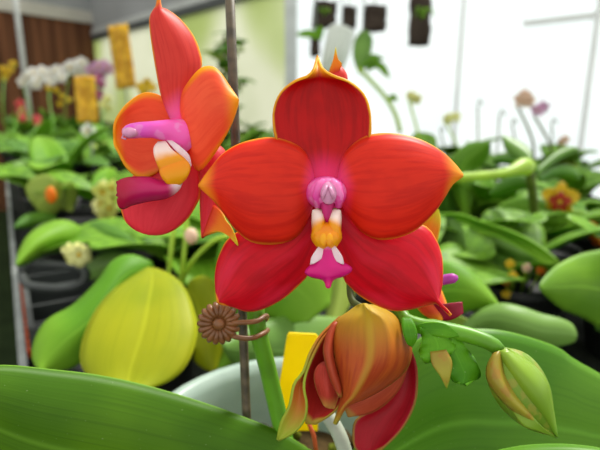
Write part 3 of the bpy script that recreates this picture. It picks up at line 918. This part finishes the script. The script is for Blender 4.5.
# flowers for the background plants
def blossom(parent, c, r, mat, face=None, name='flower', centre='yellow', n=5, lay=0):
    c = Vector(c)
    fd = (Vector(face) if face is not None else (CAM - c)).normalized()
    x = fd.orthogonal().normalized()
    if abs(fd.z) < .95:
        x = fd.cross(Vector((0, 0, 1))).normalized()
    y = x.cross(fd)
    g = G()
    for L in range(lay + 1):
        for i in range(n):
            a = PI / 2 + 2 * PI * i / n + L * PI / n
            dv = x * math.cos(a) + y * math.sin(a)
            sd = x * -math.sin(a) + y * math.cos(a)
            w = r * (.42 if (i in (1, 4) or n != 5) else .30)
            rows = []
            for k in range(7):
                u = k / 6
                ww = w * (math.sin(PI * min(1, .12 + .86 * u)) ** .7) + .0005
                row = [c + dv * r * (.1 + .9 * u) * (1 - .2 * L) + sd * ww * v + fd * (r * (.12 * v * v + .10 * math.sin(PI * u) + .14 * L) - r * .25 * u * u * (1 - L)) for v in (-1, -.5, 0, .5, 1)]
                rows.append(row)
            g.grid(rows, 0)
    g.ball(c + fd * r * .15, x * r * .16, y * r * .2, fd * r * .22, 6, 8, 1)
    return g.make(name, [M[mat], M[centre]], parent, solid=r * .02)


blossom(p, P(79, 255, .46), .012, 'cream', n=6, lay=1)
blossom(p, P(70, 251, .465), .008, 'cream', n=5)

p = neighbour(105, 255, .92, 'orchid bearing a dense pale lemon flower head over broad leaves', .06, plabel='black nursery pot under the pale lemon flower head')
for k in range(11):
    a = random.uniform(0, 6.28)
    rr_ = math.sqrt(random.random())
    blossom(p, P(106 + 10 * rr_ * math.cos(a), 200 + 17 * rr_ * math.sin(a), .72 + .03 * random.random()), .014, random.choice(('lemon', 'cream', 'lemon')), face=(random.uniform(-.6, .6), -1, random.uniform(-.3, .9)), n=5)
G().tube(crom(pp((106, 210, .75), (107, 235, .82), (106, 250, .90)), 8), .003, 8).make('flower_stalk', M['stem_lime'], p)

p = neighbour(60, 235, 1.0, 'orchid with pale yellowish leaves and one small orange blossom', .06, plabel='black nursery pot under the small orange blossom', nf=3)
patch('leaf', [(30, 200), (26, 188), (34, 178), (48, 175), (58, 182)], [(45, 218), (58, 212), (62, 200), (62, 190), (59, 183)], M['leaf_pale'], p, .80, .76, cup=.02, solid=.002)
patch('leaf', [(58, 208), (58, 194), (62, 184), (72, 182)], [(72, 212), (77, 200), (77, 190), (73, 183)], M['leaf_pale'], p, .82, .80, cup=.02, solid=.002)
patch('leaf', [(55, 215), (40, 212), (24, 216), (14, 226)], [(58, 222), (44, 226), (28, 228), (15, 228)], M['leaf_dark'], p, .80, .72, cup=.01, solid=.002)
G().ball(P(51, 195, .75), (.008, 0, 0), (0, .007, 0), (0, 0, .013)).make('flower', M['orange'], p)

# right blossoms
p = neighbour(560, 260, .95, 'orchid with a yellow flower blotched brick red', .06, plabel='black nursery pot under the yellow and red flower')
g = blossom(p, P(560, 199, .62), .022, 'yellow', centre='spot', n=5, lay=0)
blossom(p, P(560, 202, .61), .013, 'spot', centre='yellow', name='lip', n=5)
G().tube(crom(pp((560, 199, .63), (558, 225, .72), (558, 255, .90)), 10), .003, 8).make('flower_stalk', M['stem'], p)
p = neighbour(596, 290, .72, 'plant with a hanging orange blossom at the side of the bench', .05, plabel='black nursery pot under the hanging orange blossom')
patch('flower', [(584, 224), (588, 236), (596, 246), (604, 247)], [(588, 220), (597, 224), (602, 234), (605, 246)], M['orange'], p, .60, .58, cup=.008, nu=14, nv=8, solid=.001)
G().tube(crom(pp((586, 223, .60), (592, 216, .61), (600, 230, .66), (598, 285, .71)), 12), .002, 8).make('flower_stalk', M['stem_dark'], p)
p = neighbour(488, 275, .85, 'small-flowered plant dotted with one orange bloom among leaves', .05, plabel='black nursery pot under the single small orange bloom')
G().ball(P(487, 237, .70), (.007, 0, 0), (0, .006, 0), (0, 0, .005)).make('flower', M['orange'], p)
G().tube(crom(pp((487, 237, .705), (490, 255, .76), (489, 272, .84)), 8), .002, 8).make('flower_stalk', M['stem'], p)
p = neighbour(510, 315, .52, 'low plant with tiny yellow and orange blooms below the arching leaf', .045, plabel='black nursery pot under the tiny yellow blooms')
for x, y, m in ((506, 281, 'orange'), (513, 276, 'yellow'), (541, 270, 'orange'), (506, 294, 'yellow'), (510, 264, 'yellow'), (527, 268, 'peach')):
    blossom(p, P(x, y, .46), .0045, m, centre=m)
    G().tube(crom(pp((x, y, .462), (512 + (x - 512) * .5, 296, .49), (511, 310, .51)), 8), .001, 6).make('flower_stalk', M['stem_lime'], p)

# ------------------------------------------------------------------ massed leafy plants
def leafy(pos, size, n, mats, label, group=None, pitch=0, face=None, pot='pot_dark', plabel=None, pgroup=None):
    black_pot(Vector((pos.x, pos.y, BZ)), random.uniform(.04, .055), .075, pot, plabel, pgroup)
    r = thing('orchid_plant', (pos.x, pos.y, BZ + .07), label, 'plant', group)
    off = random.uniform(0, 6.28)
    for i in range(n):
        k = size * random.uniform(.75, 1.15)
        add_leaf(r, random.randrange(4), random.choice(mats), k, (random.uniform(-.3, .3), random.uniform(-.85, -.1) - pitch, off + i * PI * (.5 if n > 3 else 1) + (i // 4) * .8 + random.uniform(-.35, .35)), .002 * i)
    return r


cnt = 0
spots = []
for s in (.12, .26, .40, .55, .72, .9, 1.08, 1.28, 1.5, 1.72, 1.96, 2.2, 2.46, 2.72, 3.0, 3.28):
    for t_ in (.10, .30, .50, .70, .90, 1.10):
        q = bench_at(s + random.uniform(-.05, .05), t_ + random.uniform(-.05, .05))
        # keep clear of the plants set by hand
        if q.y < .62:
            continue
        spots.append((s, t_, q))
for s, t_, q in spots:
    d = (q - CAM).dot(FWD)
    px = 300 + q.x / d * F
    if px < 150 and d < .66:
        continue
    if px < -60 or px > 680:
        continue
    near = d < .9
    if near and any(abs(px - a) < w and abs(d - dd) < .10 for a, w, dd in ((85, 30, .75), (105, 20, .92), (60, 20, 1.0), (560, 45, .95), (596, 50, .72), (488, 40, .85), (465, 60, .62), (535, 50, .62))):
        continue
    side = 'beside the bench edge by the aisle' if t_ < .2 else ('toward the pale film wall' if t_ > .8 else 'amid the middle of the bench')
    dist = 'at the near end' if s < 1 else ('halfway along' if s < 2 else 'at the far end')
    lab_ = 'leafy green orchid without flowers %s, %s' % (dist, side)
    right_side = t_ > .45
    leafy(q, random.uniform(.10, .14) if right_side else (random.uniform(.15, .19) if s < 1.2 else random.uniform(.11, .15)), random.choice((4, 5, 5, 6)), random.choice((['leaf_mid', 'leaf_dark'], ['leaf_dark', 'leaf_mid'], ['leaf_mid', 'leaf_pale'], ['leaf_bright', 'leaf_grey'])), lab_, 'leafy orchids ' + dist + ', ' + side, pitch=-.35 if right_side else (0 if s < 1.2 else (-.1 if s < 2 else .25)),
          plabel='nursery pot under flowerless orchids %s, %s' % (dist, side), pgroup='nursery pots ' + dist + ', ' + side)
    cnt += 1


# ------------------------------------------------------------------ flowering plants further back
def spray(px, d, blooms, r, mat, label, centre='yellow', group=None, arch=0, names='flower', stalk='stem', leaves=3):
    """a potted plant whose arching stalk carries blooms [(px, py)] at distance d"""
    q = P(px, 200, d)
    q.z = BZ
    black_pot(q, .05, .075, 'pot_dark', 'black nursery pot under the ' + ' '.join(label.split(' standing')[0].split()[-5:]))
    rt = thing('flowering_orchid', (q.x, q.y, BZ + .07), label, 'plant', group)
    top = sum((P(x, y, d) for x, y in blooms), Vector()) / len(blooms)
    ends = [P(x, y, d) for x, y in blooms]
    ends.sort(key=lambda e: e.x)
    pts = [Vector((q.x, q.y, BZ + .05)), Vector((q.x, q.y, (BZ + top.z) / 2 + .02)), Vector((ends[0].x, top.y + .02, ends[0].z - .01)), ends[-1] + Vector((0, .02, -.005))]
    G().tube(crom(pts, 20), .0032 if d > 1 else .002, 7).make('flower_stalk', M[stalk], rt)
    for x, y in blooms:
        blossom(rt, P(x, y, d + random.uniform(-.03, .03)), r * random.uniform(.9, 1.1), mat, face=(CAM - q) + Vector((random.uniform(-1.2, 1.2), 0, random.uniform(-.6, .8))), centre=centre, name=names)
    for i in range(leaves):
        add_leaf(rt, i % 4, 'leaf_mid', .17, (0, -.35, i * 2.1 + px))
    return rt


def cluster(x0, x1, y0, y1, n):
    return [(x0 + (x1 - x0) * (i + .5) / n, random.uniform(y0, y1)) for i in range(n)]


spray(42, 2.5, [(23, 82), (27, 77), (33, 73), (38, 79), (42, 71), (47, 75), (52, 72), (57, 70), (61, 77), (36, 84), (50, 81)], .031, 'white', 'phalaenopsis with an arching spray of white flowers standing by the brown curtain')
spray(76, 2.7, [(70, 68), (76, 65), (82, 63), (84, 70), (78, 71)], .04, 'white', 'phalaenopsis with a short spray of white flowers standing behind the amber card')
spray(98, 2.6, [(92, 71), (98, 67), (104, 65), (101, 74), (108, 69)], .036, 'pinkish', 'phalaenopsis with lilac pink flowers standing between the two amber cards')
spray(100, 2.3, [(97, 78), (101, 84), (99, 93), (103, 98)], .022, 'magenta', 'orchid with small magenta flowers standing below the lilac pink spray')
spray(16, 2.4, [(4, 78), (10, 70), (13, 64), (6, 74), (3, 69)], .020, 'yellow', 'orchid with golden yellow flowers standing by the bench end near the pole', centre='spot')
spray(62, 2.0, [(56, 90), (62, 96), (69, 100), (60, 104), (48, 88)], .013, 'yellow', 'orchid with scattered small yellow flowers standing below the white spray', centre='yellow')
spray(145, 2.0, [(140, 86), (147, 83), (152, 88), (144, 92)], .022, 'yellow', 'orchid with yellow flowers standing beside the slanted amber card')
spray(22, 1.9, [(20, 104), (21, 111), (22, 118)], .020, 'rose', 'orchid with hanging rose red flowers standing near the aisle', centre='rose')
spray(38, 1.9, [(37, 119), (38, 124)], .018, 'rose', 'orchid with two small coral red blooms standing among the dark leaves', centre='rose')
spray(88, 1.5, [(88, 131)], .022, 'white', 'orchid with one white bloom standing under the amber card', centre='yellow')
spray(107, 1.9, [(103, 105), (107, 99), (108, 108)], .020, 'cream', 'orchid with cream blooms standing behind the amber card')
# faint tall plants before the bright wall
spray(527, 1.25, [(521, 100), (524, 96), (528, 101)], .021, 'peach', 'tall thin orchid with pale peach flowers standing before the bright film wall', centre='peach', stalk='stem_dark')
spray(545, 1.25, [(538, 110), (543, 107)], .017, 'pinkish', 'tall thin orchid with two pale pink flowers standing before the bright film wall', centre='peach', stalk='stem_dark')
spray(452, 1.6, [(448, 119), (455, 117)], .022, 'cream', 'tall thin orchid with pale cream flowers standing behind the large red petal', centre='cream', stalk='stem_lime')
spray(416, 1.3, [(411, 96), (416, 99)], .016, 'cream', 'tall thin orchid with two cream-yellow blooms standing above the large red petal', centre='yellow', stalk='stem_lime')
spray(567, 1.2, [(566, 139), (563, 141)], .012, 'peach', 'thin orchid with a tiny peach bloom standing above the yellow and red flower', centre='yellow', stalk='stem_dark')

# bare stalks standing before the bright wall
for i, (x0, y0, x1, y1) in enumerate(((478, 102, 470, 190), (500, 112, 486, 190), (512, 120, 514, 200), (552, 120, 545, 190), (440, 128, 446, 190))):
    d = 1.35
    a, b_ = P(x0, y0, d), P(x1, y1, d)
    b_.z = BZ
    tag(G().tube(crom([b_, a.lerp(b_, .5) + Vector((.01, 0, 0)), a, a + Vector((.015, 0, -.008))], 16), .0022, 7).make('bare_stalk', M['stem_dark'], None, b_),
        ('bare thin stalk standing in front of the round dark leaf', 'bare thin bent stalk beside the round dark leaf', 'bare thin stalk rising between the leaf and the peach flowers', 'bare thin stalk rising below the pale pink flowers', 'bare thin stalk close to the tip of the red petal')[i], 'stalk')

# round leaf plant at (470,155)
p = neighbour(470, 240, .80, 'orchid with a rounded upright dark leaf against the bright wall', .055, plabel='black nursery pot under the rounded upright leaf')
patch('leaf', [(462, 215), (452, 190), (450, 165), (460, 149), (474, 142), (490, 142)], [(470, 215), (474, 190), (474, 172), (483, 163), (489, 155), (490.5, 143)], M['leaf_mid'], p, .74, .72, cup=.02, solid=.002)
patch('leaf', [(440, 215), (432, 200), (432, 180), (442, 172)], [(456, 215), (458, 200), (455, 184), (443, 173)], M['leaf_dark'], p, .76, .74, cup=.01, solid=.002)

# ------------------------------------------------------------------ amber sticky cards on stakes
def card(pts4, d, label, ribs=0):
    a, b_, c_, e_ = [P(x, y, d) for x, y in pts4]   # top left, top right, bottom right, bottom left
    cen = (a + b_ + c_ + e_) / 4
    foot = Vector(((c_.x + e_.x) / 2, (c_.y + e_.y) / 2 + .006, BZ))
    r = thing('sticky_trap', foot, label, 'insect trap')
    ux, uy = ((b_ - a) + (c_ - e_)) / 4, ((a - e_) + (b_ - c_)) / 4
    nz_ = ux.cross(uy).normalized()
    g = G()
    rows = []
    for i in range(13):
        k = i / 12 * 2 - 1
        row = []
        for j in range(9):
            v = j / 8 * 2 - 1
            row.append(cen + uy * k + ux * v + nz_ * (.004 * math.cos(v * PI * (1 + ribs)) + .002 * math.sin(k * 3)))
        rows.append(row)
    g.grid(rows).make('sticky_card', M['sticky'], r, solid=.002)
    top = cen + uy * .9
    G().tube([foot, (foot + top) / 2 + Vector((0, .006, 0)), top + Vector((0, .006, 0))], .003, 6).make('wire_stake', M['galv'], r)


card([(73, 76), (95, 76), (97, 122), (77, 122)], 1.15, 'flat amber yellow sticky trap standing upright among the leaves')
card([(108, 26), (128, 24), (136, 86), (117, 90)], 1.5, 'tall slanted amber sticky trap beside the orange-red side flower', ribs=1)

# ------------------------------------------------------------------ bark slabs and cup hanging on the film wall
def slab(x0, y0, x1, y1, d, label, fern=True, skew=0):
    c_ = P((x0 + x1) / 2, (y0 + y1) / 2, d)
    hw, hh = (x1 - x0) / 2 / F * d, (y1 - y0) / 2 / F * d
    r = thing('hanging_bark_slab', c_, label, 'bark slab')
    g = G()
    rows = []
    for i in range(9):
        k = i / 8 * 2 - 1
        rows.append([c_ + UP * hh * k + RIGHT * (hw * v * (1 - .06 * math.sin(i * 2.1 + v)) + skew * k * hw) + FWD * (.008 * math.sin(i * 1.7 + v * 3)) for v in (-1, -.5, 0, .5, 1)])
    g.grid(rows).make('bark', M['slab'], r, solid=.025)
    G().tube([c_ + UP * hh * .85, Vector((c_.x, c_.y, 2.42))], .002, 6).make('hanging_wire', M['galv'], r)
    if fern:
        for k in range(5):
            a = random.uniform(-1, 1)
            G().tube(crom([c_ - FWD * .02 - UP * hh * .2, c_ - FWD * .05 + RIGHT * a * hw * .6 + UP * hh * .1, c_ - FWD * .06 + RIGHT * a * hw * 1.1 - UP * hh * .3], 8), [.004, .006, .007, .007, .006, .005, .003, .001], 6, flat=.3).make('leaf', M['leaf_mid'], r)


slab(313, 2, 336, 27, 2.2, 'dark bark slab hanging by the grey post, beside the milky cup', True, .1)
slab(342, 7, 356, 29, 2.2, 'narrow dark bark slab hanging straight above the milky cup', False, .1)
slab(364, 6, 386, 31, 2.1, 'square dark bark slab hanging in the bright window', False, .05)
slab(410, -14, 430, 45, 1.9, 'tall dark bark slab hanging alone at the top of the bright window', True, .1)
slab(311, 36, 319, 56, 2.2, 'small dark bark slab hanging low against the grey post', False)
c_ = P(338, 52, 1.7)
hc = thing('hanging_cup', c_, 'milky translucent plastic cup hanging beneath the bark slabs', 'cup')
ax1 = (P(342, 28, 1.7) - P(330, 74, 1.7))
base_ = P(330, 76, 1.7)
G().tube([base_, base_ + ax1 * .02, base_ + ax1 * .5, base_ + ax1 * .92, base_ + ax1], [.028, .036, .044, .048, .044], 20).make('cup_body', M['cup'], hc)
G().tube([base_ + ax1, Vector((base_.x + ax1.x, base_.y, 2.42))], .002, 6).make('hanging_wire', M['galv'], hc)
hp = thing('hanging_pitcher_plant', P(361, 40, 1.5), 'green hanging plant with one broad leaf and an arching stem in the bright window', 'plant')
patch('leaf', [(362, 30), (355, 40), (353, 54), (356, 66), (360, 74)], [(366, 30), (372, 38), (371, 52), (367, 64), (361, 74)], M['leaf_grey'], hp, 1.5, 1.5, cup=.02, solid=.003)
G().tube(crom(pp((358, 68, 1.5), (372, 82, 1.48), (386, 98, 1.46), (396, 116, 1.45), (400, 132, 1.44)), 18), .006, 8).make('stem', M['stem_lime'], hp)
for a, bb in (([(366, 66), (376, 60), (386, 66), (390, 78)], [(367, 72), (376, 68), (383, 74), (390, 79)]), ([(362, 64), (372, 54), (384, 58)], [(364, 68), (374, 62), (384, 59)]), ([(386, 98), (394, 94), (398, 100)], [(387, 102), (394, 101), (398, 101)])):
    patch('leaf', a, bb, M['leaf_mid'], hp, 1.5, 1.47, nu=12, nv=6, solid=.003)
G().tube([P(363, 32, 1.5), Vector((P(363, 32, 1.5).x, P(363, 32, 1.5).y, 2.42))], .002, 6).make('hanging_wire', M['galv'], hp)
hf = thing('hanging_fern', P(310, 34, 2.0), 'small bright green leafy sprig hanging across the grey post', 'plant')
for a, bb in (([(322, 36), (312, 30), (302, 31), (296, 34)], [(322, 40), (312, 38), (303, 37), (296, 35)]), ([(314, 30), (318, 26), (324, 28)], [(316, 36), (322, 36), (324, 29)])):
    patch('leaf', a, bb, M['leaf_bright'], hf, 2.0, 1.98, nu=12, nv=6, solid=.003)
G().tube([P(316, 34, 2.0), Vector((P(316, 34, 2).x, P(316, 34, 2).y, 2.42))], .002, 6).make('hanging_wire', M['galv'], hf)

# shrubby greenery behind the rod
p = neighbour(228, 180, 2.9, 'bushy tall plant with small leaves seen behind the rod', .08, plabel='black nursery pot under the bushy tall plant')
for k in range(46):
    c_ = P(random.gauss(224, 10), random.uniform(34, 130), 2.9 + random.uniform(-.2, .2))
    e = Euler((random.uniform(-.6, .6), random.uniform(-.6, .6), random.uniform(0, 6.28))).to_matrix()
    G().grid([[c_ + e @ Vector(((u - .5) * .16, w * v, .02 * math.sin(PI * u))) for v in (-1, 0, 1)] for u, w in ((0, .005), (.25, .03), (.5, .038), (.75, .028), (1, .003))]).make('leaf', M[random.choice(('leaf_mid', 'leaf_pale', 'leaf_dark'))], p, solid=.002)
G().tube(crom(pp((225, 36, 2.9), (227, 90, 2.9), (228, 135, 2.9)), 10), .012, 8).make('stem', M['stem_dark'], p)

# ------------------------------------------------------------------ black carrier tray with loop handle, orange strip
tc = P(72, 300, .60)
tr = thing('carrier_tray', (tc.x, tc.y, BZ), 'grey-black plastic carrier tray with a long loop handle near the bench edge', 'tray')
c_ = Vector((tc.x + .01, tc.y, BZ))
G().box(c_ + Vector((0, 0, .004)), E * .10, N * .055, (0, 0, .004)).make('tray_base', M['tray'], tr, smooth=False)
for sg in (-1, 1):
    G().box(c_ + N * .055 * sg + Vector((0, 0, .018)), E * .10, N * .003, (0, 0, .018)).make('tray_side', M['tray'], tr, smooth=False)
    G().box(c_ + E * .10 * sg + Vector((0, 0, .018)), E * .003, N * .055, (0, 0, .018)).make('tray_side', M['tray'], tr, smooth=False)
for k in (-.08, -.03, .03, .08):
    G().box(c_ + E * k + Vector((0, 0, .016)), E * .002, N * .053, (0, 0, .016)).make('divider', M['tray'], tr, smooth=False)
loop = [(22, 272), (26, 266), (40, 264), (62, 265), (82, 268), (86, 276), (80, 284), (62, 288), (40, 287), (27, 284), (22, 276)]
G().tube(crom([P(x, y, .50 - (y - 264) * .0012) for x, y in loop] , 60), .0042, 8).make('loop_handle', M['tray'], tr)

on = thing('orange_netting_strip', bench_at(.13, .0085), 'narrow strip of orange plastic netting lying along the bench edge', 'netting')
for k in range(14):
    q = bench_at(.01 + k * .018, .0085, BZ + .006)
    G().box(q, E * .006, N * .004, (0, 0, .006)).make('net_cell', M['orange_net'], on, smooth=False)
G().box(bench_at(.13, .0085, BZ + .002), E * .135, N * .0045, (0, 0, .002)).make('net_backing', M['bench'], on, smooth=False)

# ------------------------------------------------------------------ light
w = bpy.data.worlds.new('world')
sc.world = w
w.use_nodes = True
nt = w.node_tree
nt.nodes.clear()
bg = nt.nodes.new('ShaderNodeBackground')
ou = nt.nodes.new('ShaderNodeOutputWorld')
bg.inputs[0].default_value = (1.0, 1.0, .96, 1)
bg.inputs[1].default_value = 1.22
nt.links.new(bg.outputs[0], ou.inputs[0])
sd = bpy.data.lights.new('sun', 'SUN')
sd.energy = 5.0
sd.angle = R(12)
sd.color = (1, .97, .90)
so = bpy.data.objects.new('sun', sd)
col.objects.link(so)
so.location = (3, 4, 6)
so.rotation_euler = Vector((-.42, -.50, -.80)).to_track_quat('-Z', 'Y').to_euler()
